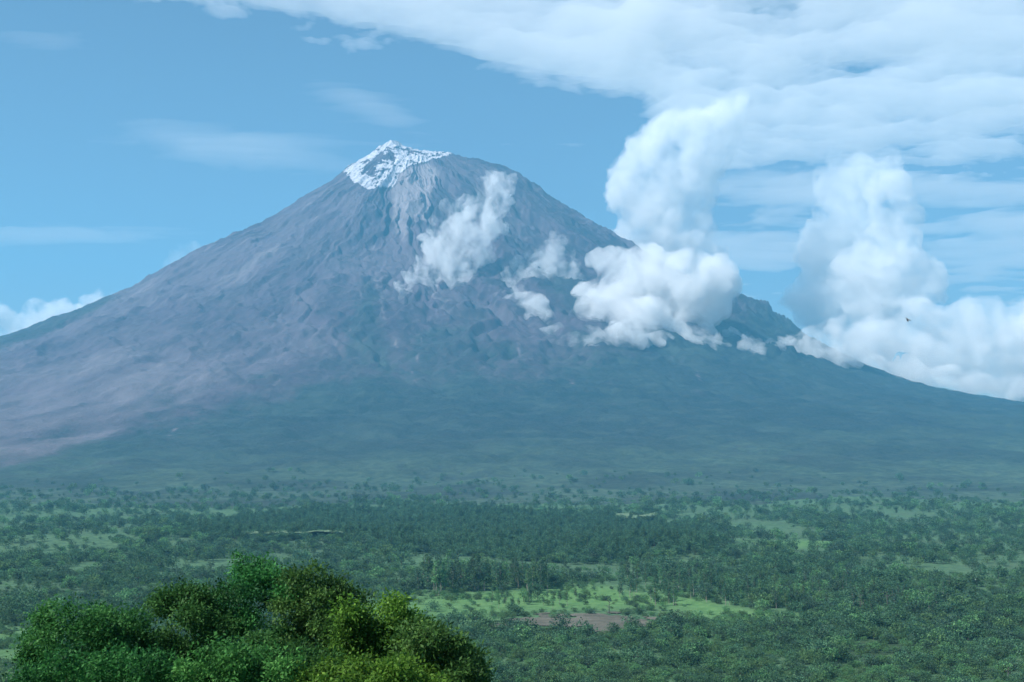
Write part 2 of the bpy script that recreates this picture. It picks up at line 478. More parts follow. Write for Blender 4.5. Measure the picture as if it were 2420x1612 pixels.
    shape = blob(X2 + 22 * m3, Z2 + 34 * m3, face([(770, 400), (830, 358), (862, 345), (893, 318), (925, 330), (990, 330), (1042, 345), (1040, 372), (985, 376), (940, 386), (915, 410), (905, 432), (850, 440), (815, 425), (795, 408), (830, 385), (800, 392)]), 1.0)
    hole = blob(X2 + 85 * m3, Z2 + 75 * m3, face([(846, 392), (872, 372), (890, 352), (912, 360), (902, 384), (884, 396), (872, 412), (852, 408)]), 1.0)
    cover = (shape > 0.5) & ((hole < 0.5) | (m3 < -0.12)) & (m3 + 0.25 * ridged(X2 / 40, Y2 / 40, 1.0, 2) < 0.37)
    F = grid_faces(len(th2), len(r2))
    keep = cover.reshape(-1)[F].all(1)
    F = F[keep]
    idx, inv = np.unique(F, return_inverse=True)
    V2 = np.stack([X2, Y2, Z2 + 5.0 + 2.5 * m3], -1).reshape(-1, 3)[idx]
    link("snow_cap", mesh_from("snow_cap", V2, inv.reshape(-1, 4), True), mat_snow(), mo, label="white snow broken by dark rock on the volcano's summit")
    return mo

mountain = build_mountain()

# ------------------------------------------------------------------ the valley floor
def build_ground():
    th = np.concatenate([np.linspace(-0.5, 0.5, 430), np.linspace(0.5, 2 * math.pi - 0.5, 70)[1:-1]])
    r = np.concatenate([[0.5], np.geomspace(2, 420, 60), np.geomspace(424, 5500, 230), np.geomspace(5700, 20500, 30)])
    T, R = np.meshgrid(th, r, indexing='ij')
    X = R * np.sin(T); Y = R * np.cos(T)
    Z = ground_height(X, Y)
    rm = np.hypot(X - AX, Y - AY)
    Z = Z - 60 * sm(7100, 6900, rm) - 200 * sm(6900, 6000, rm)
    me = mesh_from("ground", np.stack([X, Y, Z], -1).reshape(-1, 3), grid_faces(len(th), len(r), True), True)
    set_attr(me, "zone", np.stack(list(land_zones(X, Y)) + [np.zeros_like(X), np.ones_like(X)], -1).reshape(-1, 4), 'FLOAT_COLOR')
    return link("ground", me, mat_ground(), label="wide green valley floor below the volcano", kind="structure")

def on_ground(x, y):
    """where the sight line of (x, y) meets the valley floor"""
    d = ray(x, y)
    t0 = -EYE / min(d[2], -0.006)
    t = np.geomspace(0.45 * t0, 1.25 * t0, 220)
    X = d[0] * t; Y = d[1] * t; Z = EYE + d[2] * t
    g = ground_height(X, Y)
    k = np.argmax(g > Z)
    return np.array([X[k], Y[k], g[k]])

def outline(points):
    return np.array([on_ground(x, y)[:2] for (x, y) in points])

MEADOWS = [outline(p) for p in (
    [(860, 1400), (960, 1372), (1180, 1358), (1360, 1348), (1560, 1358), (1700, 1390), (1900, 1420), (1700, 1440), (1560, 1415), (1490, 1400), (1240, 1404), (1120, 1430), (960, 1440)],
    [(60, 1470), (20, 1540), (0, 1500), (0, 1440)],
    [(1690, 1248), (1860, 1240), (1950, 1252), (1800, 1262)])]
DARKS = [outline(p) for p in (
    [(380, 1218), (650, 1186), (900, 1172), (1300, 1182), (1640, 1215), (1640, 1275), (1350, 1290), (980, 1275), (700, 1245), (480, 1240)],  # forest belt: a cloud's shadow, painted as darker ground under denser trees
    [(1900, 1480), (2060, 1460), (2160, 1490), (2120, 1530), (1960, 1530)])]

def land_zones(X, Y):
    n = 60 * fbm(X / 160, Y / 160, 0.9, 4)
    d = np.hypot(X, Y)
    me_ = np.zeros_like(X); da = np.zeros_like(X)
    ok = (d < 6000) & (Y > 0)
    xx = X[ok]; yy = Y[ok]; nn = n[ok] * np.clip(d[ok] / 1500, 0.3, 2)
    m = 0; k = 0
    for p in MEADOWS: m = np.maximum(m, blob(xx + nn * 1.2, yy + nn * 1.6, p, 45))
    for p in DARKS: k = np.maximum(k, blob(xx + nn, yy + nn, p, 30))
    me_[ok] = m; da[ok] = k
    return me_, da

ground = build_ground()

def sheet(name, pts, lift, mat, label, wob):
    """a patch of bare land lying on the valley floor, ragged along its rim"""
    p = outline(pts)
    lo = p.min(0) - 10; hi = p.max(0) + 10
    nx, ny = 120, 90
    gx = np.linspace(lo[0], hi[0], nx); gy = np.linspace(lo[1], hi[1], ny)
    X, Y = np.meshgrid(gx, gy, indexing='ij')
    n = fbm(X / 24, Y / 24, 0.5, 4, 0.6)
    m = blob(X + wob * n, Y + wob * 1.6 * n, p, 1.0) > 0.5
    F = grid_faces(nx, ny); F = F[m.reshape(-1)[F].all(1)]
    idx, inv = np.unique(F, return_inverse=True)
    Z = ground_height(X, Y) + lift + 0.25 * fbm(X / 5, Y / 5, 0.1, 3)
    me = mesh_from(name, np.stack([X, Y, Z], -1).reshape(-1, 3)[idx], inv.reshape(-1, 4), True)
    return link(name, me, mat, label=label, kind="structure")

sheet("bare_field", [(1150, 1424), (1240, 1414), (1400, 1411), (1500, 1422), (1560, 1434), (1480, 1444), (1380, 1452), (1240, 1449), (1160, 1440)], 0.5,
      mat_soil("bare_soil", (0.085, 0.085, 0.065), (0.150, 0.140, 0.112)), "bare brown field among green shrubs on the valley floor", 42)
pale = mat_soil("pale_clearing", (0.09, 0.15, 0.08), (0.15, 0.205, 0.12))
sheet("clearing", [(1415, 1194), (1470, 1189), (1510, 1194), (1500, 1201), (1430, 1200)], 9.0, pale, "small pale clearing at the far edge of the dense forest", 30)
sheet("clearing", [(1478, 1240), (1540, 1234), (1612, 1237), (1608, 1243), (1500, 1247)], 7.0, pale, "pale strip of cleared land inside the dense forest, right of centre", 24)
sheet("clearing", [(520, 1236), (600, 1231), (780, 1235), (785, 1240), (600, 1241)], 8.0, pale, "long thin pale strip of land left of the forest", 16)

# ------------------------------------------------------------------ low ridge behind the right flank
def build_ridge():
    x = np.linspace(2600, 9500, 200); y = np.linspace(10500, 14500, 90)
    X, Y = np.meshgrid(x, y, indexing='ij')
    top = np.interp(X, [2600, 3300, 4200, 4800, 5400, 6200, 9500], [560, 720, 760, 730, 650, 520, 150])
    Z = 40 + top * np.exp(-((Y - 12300) / 900) ** 2) * (1 + 0.10 * ridged(X / 500, Y / 500, 0.6, 4)) - 60
    me = mesh_from("ridge", np.stack([X, Y, Z], -1).reshape(-1, 3), grid_faces(200, 90), True)
    t = NT("far_ridge_forest")
    pos = t.node("ShaderNodeNewGeometry").outputs["Position"]
    n = t.noise(pos, 1 / 60.0, 5, 0.6)
    p = t.node("ShaderNodeBsdfPrincipled", {"Base Color": t.mix(n, C(0.03, 0.05, 0.03), C(0.07, 0.10, 0.06)), "Roughness": 0.95})
    t.put(t.out.inputs[0], p.outputs[0])
    link("ridge", me, t.m, label="low forested ridge behind the volcano's right flank", kind="structure")
build_ridge()

# ------------------------------------------------------------------ clouds
def puffs_to_mesh(name, puffs, voxel, amp, freq, seed, flat=0.0):
    """one closed billowing hull from a list of (centre, radii)"""
    ico = bmesh.new(); bmesh.ops.create_icosphere(ico, subdivisions=3, radius=1.0)
    iv = np.array([v.co[:] for v in ico.verts]); ico.verts.index_update()
    jf = np.array([[v.index for v in f.verts] for f in ico.faces]); ico.free()
    V = []; Fs = []
    for i, (c, rad) in enumerate(puffs):
        V.append(np.asarray(c)[None] + iv * np.asarray(rad)[None]); Fs.append(jf + i * len(iv))
    me = mesh_from("tmp", np.concatenate(V), np.concatenate(Fs))
    ob = bpy.data.objects.new("tmp", me); scene.collection.objects.link(ob)
    md = ob.modifiers.new("r", 'REMESH'); md.mode = 'VOXEL'; md.voxel_size = voxel; md.use_smooth_shade = True
    dg = bpy.context.evaluated_depsgraph_get()
    ev = ob.evaluated_get(dg); m2 = bpy.data.meshes.new_from_object(ev)
    n = len(m2.vertices)
    co = np.empty(n * 3, np.float32); m2.vertices.foreach_get("co", co); co = co.reshape(-1, 3).astype(float)
    no = np.empty(n * 3, np.float32); m2.vertex_normals.foreach_get("vector", no); no = no.reshape(-1, 3)
    k = seed * 7.7
    w = fbm(co[:, 0] * freq * 0.5 + k, co[:, 1] * freq * 0.5, co[:, 2] * freq * 0.5, 3)
    d = 0; a = 1.0
    for o in range(4):
        f = freq * 2.0 ** o
        d = d + a * (np.abs(noise3(co[:, 0] * f + k + o * 11 + w, co[:, 1] * f + k, co[:, 2] * f + w)) * 2.0 - 0.55); a *= 0.52
    co = co + no * (d * amp)[:, None]
    m2.vertices.foreach_set("co", co.astype(np.float32).ravel()); m2.update()
    bpy.data.objects.remove(ob); bpy.data.meshes.remove(me)
    m2.name = name
    return m2

def slope_Y(x, y, default):
    """how far off the mountainside is where (x, y) shows it"""
    d = ray(x, y)
    t = np.arange(4500.0, 10500.0, 20.0)
    hit = mountain_height(d[0] * t, d[1] * t, False) > EYE + d[2] * t
    return float(d[1] * t[np.argmax(hit)]) if hit.any() else default

def cumulus(name, label, blobs, Y, density, voxel=18, amp=40, freq=1 / 260., seed=1, sub=9, depth=1.0, color=(0.992, 0.989, 0.986), cat="cloud", group="clouds round the volcano", puff=260., lo=0.40, hi=0.60, stretch=(1, 1, 1), rate=0.45, grow=1.02, hug=False):
    rs = np.random.RandomState(seed)
    P = []
    s = Y / FPX
    for b in blobs:
        px, py, rp = b[:3]; off = b[3] if len(b) > 3 else 0.0; el = b[4] if len(b) > 4 else 1.0
        r = rp * s
        c = at(px, py, min(Y, slope_Y(px, py, Y) - 0.75 * r * depth) if hug else Y + off)
        P.append((c, (r * grow, r * grow * depth, r * grow * el)))
        for k in range(sub):
            v = rs.normal(size=3); v /= np.linalg.norm(v); v[2] = abs(v[2]) * 0.9 - 0.25
            q = rs.uniform(0.26, 0.55) * r
            P.append((c + v * np.array([r, r * depth, r * el]) * 0.8, (q, q * 0.9, q * 0.9)))
    base = np.mean([p[0] for p in P], 0)
    me = puffs_to_mesh(name, [(np.asarray(p[0]) - base, p[1]) for p in P], voxel, amp, freq, seed)
    o = link(name, me, mat_cloud(name + "_vapour", density, color, puff, lo, hi, stretch, rate), label=label, category=cat, group=group)
    o.location = base
    return o

cumulus("cumulus_cloud", "bright white heap of cloud covering the volcano's right flank",
        [(1350, 690, 42), (1360, 740, 40), (1400, 720, 62), (1440, 665, 58), (1470, 740, 66, 0, .75), (1500, 640, 60), (1545, 690, 70), (1580, 640, 62), (1615, 690, 60), (1640, 650, 52, 100), (1420, 770, 34, 0, .7), (1330, 775, 26, 0, .7),
         (1380, 600, 26), (1420, 600, 36, 50), (1550, 770, 34), (1480, 600, 40, 80), (1500, 780, 40, 0, .6), (1350, 785, 36, 0, .6), (1440, 785, 44, 0, .6), (1600, 740, 40), (1370, 800, 26, 0, .6), (1500, 790, 30, 0, .6), (1620, 765, 24)], 7950, 0.020, seed=3, lo=0.36, hi=0.68, grow=1.2, hug=True)
cumulus("cumulus_cloud", "tall leaning cloud tower rising beside the volcano's right slope",
        [(1690, 250, 38), (1655, 285, 48), (1600, 300, 52), (1545, 310, 58), (1500, 350, 62), (1470, 400, 66), (1450, 450, 58), (1580, 370, 70), (1530, 430, 66), (1660, 330, 40), (1480, 500, 64), (1530, 510, 60), (1510, 560, 70), (1570, 570, 64), (1610, 610, 60), (1540, 610, 70), (1640, 600, 36), (1620, 350, 60), (1600, 430, 50), (1440, 420, 40), (1450, 560, 50), (1600, 520, 50), (1650, 640, 44)],
        9900, 0.008, seed=5, amp=60, lo=0.33, hi=0.64, grow=1.1)
cumulus("cloud_wisp", "ragged white mist streaming down the middle of the volcano's face",
        [(1140, 425, 26), (1130, 465, 32), (1100, 505, 42), (1060, 500, 30), (1075, 545, 48), (1045, 580, 46), (1030, 620, 44), (995, 640, 36), (965, 665, 30), (1040, 655, 30), (930, 680, 18), (1010, 540, 24)],
        8250, 0.014, voxel=14, amp=70, freq=1 / 170., seed=8, depth=0.6, puff=150., lo=0.38, hi=0.66, stretch=(1.2, 1, 0.8), grow=1.65, hug=True)
cumulus("cloud_wisp", "torn thin mist between the face mist and the bright cloud heap",
        [(1278, 560, 15), (1265, 600, 26), (1222, 622, 24), (1288, 640, 28), (1250, 660, 26), (1195, 655, 24), (1178, 690, 20), (1305, 610, 18)], 8300, 0.010, voxel=12, amp=50, freq=1 / 150., seed=9, depth=0.6, puff=120., lo=0.39, hi=0.66, grow=2.0, hug=True)
cumulus("cumulus_cloud", "small round cloud just left of the bright heap on the volcano",
        [(1215, 712, 48), (1185, 705, 34), (1240, 735, 34), (1275, 770, 30), (1305, 790, 28, 0, .6)], 7750, 0.012, voxel=14, amp=40, seed=12, depth=0.7, puff=190., lo=0.36, grow=1.1, hug=True)
cumulus("cumulus_cloud", "far right cloud tower with a bright top and broad bright foot",
        [(2040, 440, 44), (2080, 500, 36), (2050, 480, 50), (2060, 550, 50), (2020, 560, 44), (1960, 630, 50), (2010, 650, 56), (2060, 620, 66), (2110, 650, 60), (2140, 640, 36), (2080, 690, 60), (1990, 690, 52)],
        9200, 0.012, seed=15, lo=0.36, hi=0.70, grow=1.22)
cumulus("cumulus_cloud", "soft grey cloud bulk behind the far right tower",
        [(1975, 420, 60), (1930, 470, 54), (1960, 530, 70), (1900, 580, 66), (1890, 640, 50), (1900, 690, 74), (1960, 620, 70), (2040, 400, 40), (1930, 390, 36)],
        10400, 0.0075, seed=17, voxel=22, amp=70, puff=420., lo=0.32, hi=0.68, grow=1.2)
cumulus("cumulus_cloud", "large low white cloud lying on the right flank at the picture's edge",
        [(2010, 780, 56), (2070, 790, 70), (2120, 740, 56), (2160, 790, 80), (2230, 740, 60), (2290, 760, 70), (2250, 820, 80), (2340, 800, 90), (2420, 780, 100), (2350, 720, 46), (2160, 840, 50, 0, .6), (2300, 860, 70, 0, .6), (2400, 860, 80), (2060, 830, 40, 0, .6), (2480, 820, 90), (2080, 856, 48, -300, .6), (2160, 872, 52, -300, .5), (2240, 882, 56, -300, .5), (2330, 892, 56, -300, .5), (2420, 900, 56, -300, .5), (2010, 838, 40, -300, .6), (2088, 822, 64), (1985, 800, 48)],
        9000, 0.0105, seed=20, voxel=20, puff=330., lo=0.35, hi=0.68)
cumulus("cloud_wisp", "thin low mist strung along the right ridge below the clouds",
        [(1560, 775, 22), (1595, 790, 18), (1640, 800, 16), (1700, 790, 16), (1730, 815, 18), (1780, 815, 18), (1830, 805, 22), (1880, 800, 28), (1930, 795, 30), (1960, 780, 28)], 8250, 0.010, voxel=13, amp=50, freq=1 / 150., seed=23, depth=0.7, puff=150., lo=0.36, grow=2.0, hug=True)
cumulus("cumulus_cloud", "white cloud bank low behind the volcano's left slope",
        [(-60, 740, 60), (0, 740, 44), (40, 765, 40), (90, 730, 44), (140, 730, 46), (190, 740, 40), (235, 705, 40), (260, 740, 40), (120, 780, 60), (20, 790, 60)], 13500, 0.0075, seed=26, voxel=24, amp=50)
cumulus("cumulus_cloud", "small faint cloud peeping over the volcano's left skyline",
        [(415, 590, 26), (445, 580, 28), (480, 585, 28), (400, 610, 24)], 13500, 0.0018, seed=28, voxel=20, amp=34)

def layer_cloud(name, label, x0, x1, y0, y1, alt, thick, density, cov, nu=520, nv=360, scale=(1 / 2600., 1 / 2600.), oct_=6, seed=1, gain=0.56, group="high cloud sheets", single=False):
    """a thin high sheet of cloud: its vapour is as thick as cov() and the noise make it"""
    px = np.linspace(x0, x1, nu); py = np.linspace(y0, y1, nv)
    PX, PY = np.meshgrid(px, py, indexing='ij')
    v = (784 - PY) / FPX
    dz = math.sin(PITCH) + v * math.cos(PITCH); dy = math.cos(PITCH) - v * math.sin(PITCH); dx = (PX - 1177) / FPX
    t = (alt - EYE) / dz
    X = dx * t; Y = dy * t
    c = cov(PX, PY)
    wx = fbm(X / 3000, Y / 5000, seed, 4)
    n = fbm(X * scale[0] + 0.5 * wx, Y * scale[1] + 0.3 * wx, seed * 3.3, oct_, gain)
    n2 = fbm(X * scale[0] * 3.1, Y * scale[1] * 3.1, seed * 5.1, 4, 0.6)
    h = c + 1.0 * n + 0.22 * n2
    h = np.clip(h, 0, None)
    edge = np.minimum(np.minimum(PX - x0, x1 - PX) / (0.02 * (x1 - x0)), np.minimum(PY - y0, y1 - PY) / (0.02 * (y1 - y0)))
    h = h * np.clip(edge, 0, 1)
    keep = h > 0.004
    if single:                                            # only the largest connected patch
        lab = np.where(keep, np.arange(keep.size).reshape(keep.shape) + 1, 0)
        for it in range(4000):
            l2 = lab.copy()
            l2[1:] = np.maximum(l2[1:], lab[:-1]); l2[:-1] = np.maximum(l2[:-1], lab[1:])
            l2[:, 1:] = np.maximum(l2[:, 1:], lab[:, :-1]); l2[:, :-1] = np.maximum(l2[:, :-1], lab[:, 1:])
            l2 = np.where(keep, l2, 0)
            if (l2 == lab).all(): break
            lab = l2
        u_, c_ = np.unique(lab[lab > 0], return_counts=True)
        keep = lab == u_[np.argmax(c_)]
        h = np.where(keep, h, 0)
    H = thick * h
    top = np.stack([X, Y, alt + 0.65 * H], -1).reshape(-1, 3)
    bot = np.stack([X, Y, alt - 0.35 * H - 200 * 0 * n], -1).reshape(-1, 3)
    F = grid_faces(nu, nv)
    k = keep.reshape(-1)[F].any(1); F = F[k]
    N = nu * nv
    # rim walls close the hull
    e = np.concatenate([F[:, [0, 1]], F[:, [1, 2]], F[:, [2, 3]], F[:, [3, 0]]])
    key = np.sort(e, 1); key = key[:, 0] * N + key[:, 1]
    u, ix, ct = np.unique(key, return_index=True, return_counts=True)
    rim = e[ix[ct == 1]]
    W = np.stack([rim[:, 1], rim[:, 0], rim[:, 0] + N, rim[:, 1] + N], -1)
    allF = np.concatenate([F, F[:, ::-1] + N, W])
    idx, inv = np.unique(allF, return_inverse=True)
    me = mesh_from(name, np.concatenate([top + [0, 0, 0.5], bot - [0, 0, 0.5]])[idx], inv.reshape(-1, 4), True)
    return link(name, me, mat_cloud(name + "_vapour", density), label=label, category="cloud", group=group)

def deck_cover(x, y):
    low = np.interp(x, [400, 700, 950, 1100, 1300, 1450, 1600, 1900, 2150, 2500, 2800], [-20, 62, 100, 150, 185, 215, 330, 380, 370, 350, 350])
    return np.clip((low - y) / 150.0, -0.9, 0.36) + 0.1
layer_cloud("cloud_bank", "broad pale cloud sheet spreading across the upper right sky", 300, 2800, -420, 480, 5200, 520, 0.0019, deck_cover, nu=480, nv=250, seed=2, scale=(1 / 1900., 1 / 1900.), gain=0.6)

def veil_cover(x, y):
    c = sm(1280, 1700, x) * sm(330, 430, y) * sm(720, 600, y) * 0.42 - 0.22
    return np.where(y < 330, -0.5, c)
layer_cloud("cloud_veil", "thin streaky pale veil of cloud behind the cloud towers", 1150, 2800, 300, 720, 5600, 240, 0.0026, veil_cover, nu=420, nv=200, scale=(1 / 5200., 1 / 3600.), seed=4)

def cirrus(label, cx, cy, rx, ry, amount, tilt, seed):
    def cover(x, y):
        return -0.34 + amount * np.exp(-((x - cx) / rx) ** 2 - ((y - cy - (x - cx) * tilt) / ry) ** 2)
    layer_cloud("cirrus_cloud", label, cx - 2.2 * rx, cx + 2.2 * rx, cy - 3 * ry - abs(tilt) * rx, cy + 3 * ry + abs(tilt) * rx, 6000, 240, 0.00060, cover, nu=230, nv=110, scale=(1 / 6000., 1 / 2000.), seed=seed, single=True, group="cirrus streaks")
cirrus("broad faint cirrus streak in the blue sky left of the snowy summit", 430, 320, 380, 52, .80, 0.10, 6)
cirrus("faint cirrus streak low over the volcano's left slope", 150, 535, 300, 46, .80, -0.03, 7)
cirrus("small faint cirrus streak near the top left corner", 90, 95, 200, 26, .72, 0.08, 8)
cirrus("thin slanting cirrus streak just above the snowy summit", 880, 262, 170, 36, .60, 0.42, 9)

# ------------------------------------------------------------------ trees
def tube(pts, radii, sides=6):
    pts = np.asarray(pts, float); n = len(pts)
    V = []; 
    for i in range(n):
        d = pts[min(i + 1, n - 1)] - pts[max(i - 1, 0)]; d = d / (np.linalg.norm(d) + 1e-9)
        a = np.cross(d, [0.31, 0.95, 0.1]); a /= np.linalg.norm(a); b = np.cross(d, a)
        ang = np.linspace(0, 2 * math.pi, sides, endpoint=False)
        V.append(pts[i] + radii[i] * (np.cos(ang)[:, None] * a + np.sin(ang)[:, None] * b))
    F = []
    for i in range(n - 1):
        for k in range(sides):
            F.append((i * sides + k, i * sides + (k + 1) % sides, (i + 1) * sides + (k + 1) % sides, (i + 1) * sides + k))
    return np.concatenate(V), np.array(F)

def join(parts):
    V = []; F = []; o = 0
    for v, f in parts:
        V.append(v); F.append(f + o); o += len(v)
    return np.concatenate(V), np.concatenate(F)

def branchy(rs, lobes, height, r0, lean=(0, 0), limbs=3):
    """trunk with limbs reaching into each lobe of the crown"""
    base = np.array([0, 0, -0.6]); fork = np.array([lean[0] * 0.4, lean[1] * 0.4, height * 0.38])
    parts = [tube([base, base * 0.3 + fork * 0.4 + rs.normal(size=3) * 0.03 * height, fork], [r0 * 1.35, r0, r0 * 0.8])]
    for (c, rad) in lobes:
        c = np.asarray(c); st = fork + (np.array([lean[0], lean[1], height]) - fork) * rs.uniform(0, 0.35)
        mid = (st + c) / 2 + rs.normal(size=3) * 0.03 * height
        parts.append(tube([st, mid, c], [r0 * 0.55, r0 * 0.34, r0 * 0.14], 5))
        for k in range(limbs):
            v = rs.normal(size=3); v /= np.linalg.norm(v)
            e = c + v * np.asarray(rad) * 0.75
            m = (c + e) / 2 + rs.normal(size=3) * 0.012 * height
            parts.append(tube([mid * 0.3 + c * 0.7, m, e], [r0 * 0.2, r0 * 0.12, r0 * 0.04], 4))
    return join(parts)

def leaves(rs, lobes, n_clump, per, clump_r, L, Wd, droop=0.2, inner=0.45, core=0):
    """leaf-sized folded faces gathered in clumps through the lobes' volume; tint varies by clump"""
    vol = np.array([np.prod(r) ** (2 / 3.) for _, r in lobes]) * np.where(np.arange(len(lobes)) < core, 0.30, 1.5) ** (core > 0)
    lobe_tint = rs.normal(0, 0.17, len(lobes))
    pick = rs.choice(len(lobes), n_clump, p=vol / vol.sum())
    cs = np.array([l[0] for l in lobes])[pick]; rr = np.array([l[1] for l in lobes])[pick]
    v = rs.normal(size=(n_clump, 3)); v /= np.linalg.norm(v, axis=1)[:, None]
    rad = inner + (1.06 - inner) * rs.rand(n_clump) ** 0.55
    lump = 1 + 0.28 * noise3(v[:, 0] * 2.2 + cs[:, 0], v[:, 1] * 2.2 + cs[:, 1], v[:, 2] * 2.2 + cs[:, 2])
    cc = cs + v * rr * (rad * lump)[:, None]
    tint_c = np.clip(rs.normal(0.45, 0.17, n_clump) + lobe_tint[pick], 0, 1)
    N = n_clump * per
    c = np.repeat(cc, per, 0) + rs.normal(size=(N, 3)) * clump_r * np.array([1, 1, 0.75])
    tint = np.clip(np.repeat(tint_c, per) + rs.normal(0, 0.14, N), 0, 1)
    out = np.repeat(v, per, 0)
    d = out * 0.7 + rs.normal(size=(N, 3)) * 0.8; d[:, 2] -= droop; d /= np.linalg.norm(d, axis=1)[:, None]
    up = rs.normal(size=(N, 3)) * 0.6; up[:, 2] += 1
    side = np.cross(d, up); side /= np.linalg.norm(side, axis=1)[:, None]; nrm = np.cross(side, d)
    l = L * rs.uniform(0.6, 1.35, N)[:, None]; w = Wd * rs.uniform(0.7, 1.3, N)[:, None]
    a = c; b = c + d * l * 0.5 + side * w * 0.5 + nrm * w * 0.12; e = c + d * l; f = c + d * l * 0.5 - side * w * 0.5 + nrm * w * 0.12
    V = np.stack([a, b, e, f], 1).reshape(-1, 3)
    return V, np.arange(N * 4).reshape(-1, 4), np.repeat(tint, 4)

def tree_meshes(name, rs, lobes, height, r0, lf, limbs=3, lean=(0, 0), extra=()):
    tv, tf = branchy(rs, lobes, height, r0, lean, limbs)
    lv, lfc, tint = leaves(rs, list(lobes) + list(extra), core=len(lobes) if extra else 0, **lf)
    tm = mesh_from(name + "_trunk", tv, tf, True); cm = mesh_from(name + "_crown", lv, lfc)
    set_attr(cm, "tint", tint)
    return tm, cm

BARK = mat_bark("bark", (0.045, 0.042, 0.034), (0.10, 0.095, 0.08))
BARK_PALE = mat_bark("pale_bark", (0.16, 0.14, 0.12), (0.30, 0.27, 0.24))
LEAF_DARK = mat_leaf("dark_green_leaves", (0.014, 0.068, 0.018), (0.046, 0.165, 0.038), (0.105, 0.28, 0.075))
LEAF_MID = mat_leaf("mid_green_leaves", (0.026, 0.078, 0.020), (0.062, 0.165, 0.036), (0.135, 0.28, 0.07))
LEAF_OLIVE = mat_leaf("olive_leaves", (0.034, 0.088, 0.012), (0.092, 0.20, 0.024), (0.20, 0.35, 0.055))
LEAF_FAR = mat_leaf("forest_leaves", (0.040, 0.095, 0.050), (0.078, 0.170, 0.082), (0.125, 0.24, 0.115))
LEAF_FAR_LIGHT = mat_leaf("scrub_leaves", (0.062, 0.140, 0.060), (0.115, 0.235, 0.090), (0.17, 0.31, 0.125))
LEAF_GREY = mat_leaf("grey_green_leaves", (0.030, 0.072, 0.042), (0.062, 0.120, 0.072), (0.105, 0.18, 0.11))

def thing(name, loc, label, cat, group=None):
    o = bpy.data.objects.new(name, None); scene.collection.objects.link(o)
    o.empty_display_size = 0.5
    o.location = loc; o["label"] = label; o["category"] = cat
    if group: o["group"] = group
    return o

SKYLINE = np.array([(40, 1500), (80, 1425), (130, 1375), (175, 1392), (230, 1400), (268, 1352), (310, 1370), (345, 1422), (385, 1350), (430, 1318), (470, 1362), (500, 1330), (545, 1275), (575, 1260), (640, 1275),
                    (660, 1318), (690, 1290), (715, 1284), (735, 1335), (762, 1322), (800, 1350), (812, 1392), (828, 1402), (850, 1374), (880, 1385), (905, 1360), (935, 1380), (960, 1422), (1000, 1440), (1050, 1455), (1080, 1480), (1098, 1540)], float)

def near_tree(name, label, cat, x0, x1, Y, leafmat, n_clump, seed, top=0.0, bottom=1600.0, L=0.105, Wd=0.055, per=14, clump_r=0.13, r0=0.13, group="trees on the near hillside", bark=None, lobes=46):
    """a crown of many small leafy tufts between x0 and x1 of the clump's skyline (photo pixels), Y metres off"""
    rs = np.random.RandomState(seed)
    s = Y / FPX
    tufts = []; cores = []
    xm = 0.5 * (x0 + x1); hw = 0.5 * (x1 - x0)
    for k in range(lobes):
        px = rs.uniform(x0, x1)
        lim = max(np.interp(px, SKYLINE[:, 0], SKYLINE[:, 1]), top) + 34 * (abs(px - xm) / hw) ** 3
        rp = rs.uniform(11, 36)
        py = lim + rp * 0.45 + (bottom - lim - rp) * rs.rand() ** 1.35
        q = rp * s
        tufts.append((at(px, py, Y + rs.uniform(-1.3, 1.0)), (q * rs.uniform(0.8, 1.5), q * rs.uniform(0.8, 1.3), q * rs.uniform(0.6, 1.05))))
    for k in range(9):
        px = rs.uniform(x0 + 0.2 * hw, x1 - 0.2 * hw)
        lim = max(np.interp(px, SKYLINE[:, 0], SKYLINE[:, 1]), top)
        rp = min(62.0, 0.45 * hw)
        py = lim + rp + 14 + (bottom - lim - rp) * rs.rand()
        q = rp * s
        cores.append((at(px, py, Y + rs.uniform(0.3, 1.2)), (q, q, q * 0.9)))
    c = np.mean([l[0] for l in cores], 0)
    base = np.array([c[0], c[1], H1(c[0], c[1])])
    cores = [(l[0] - base, l[1]) for l in cores]; tufts = [(l[0] - base, l[1]) for l in tufts]
    h = max(l[0][2] for l in cores)
    tm, cm = tree_meshes(name, rs, cores, h, r0, dict(n_clump=n_clump, per=per, clump_r=clump_r, L=L, Wd=Wd, inner=0.3), extra=tufts)
    t = thing(name, base, label, cat, group)
    link("trunk", tm, bark or BARK, t); link("crown", cm, leafmat, t)
    return t

near_tree("broadleaf_tree", "tallest dark green tree in the middle of the near clump", "tree", 480, 672, 36, LEAF_DARK, 1900, 2)
near_tree("broadleaf_tree", "dark green tree with a ragged top left of the tallest one", "tree", 330, 520, 34.5, LEAF_DARK, 1800, 3)
near_tree("broadleaf_tree", "dark green tree at the left end of the near clump", "tree", 70, 350, 33.5, LEAF_DARK, 2200, 4, lobes=58)
near_tree("broadleaf_tree", "dark olive-green tree right of the tallest one", "tree", 640, 825, 35, LEAF_MID, 1700, 5)
near_tree("broadleaf_tree", "yellow-green tree at the right of the near clump", "tree", 790, 985, 32, LEAF_OLIVE, 1900, 6)
near_tree("leafy_bush", "small green bush low at the right end of the near clump", "bush", 940, 1095, 30, LEAF_MID, 900, 7, L=0.13, Wd=0.05, r0=0.06, group="bushes on the near hillside", lobes=34)
near_tree("leafy_bush", "bright green bush at the bottom of the near clump below the tallest tree", "bush", 420, 690, 29, LEAF_MID, 900, 8, top=1490, r0=0.06, group="bushes on the near hillside", lobes=30)
near_tree("leafy_bush", "dark bush at the bottom left corner of the near clump", "bush", 50, 420, 29.5, LEAF_DARK, 1000, 9, top=1500, r0=0.06, group="bushes on the near hillside", lobes=34)
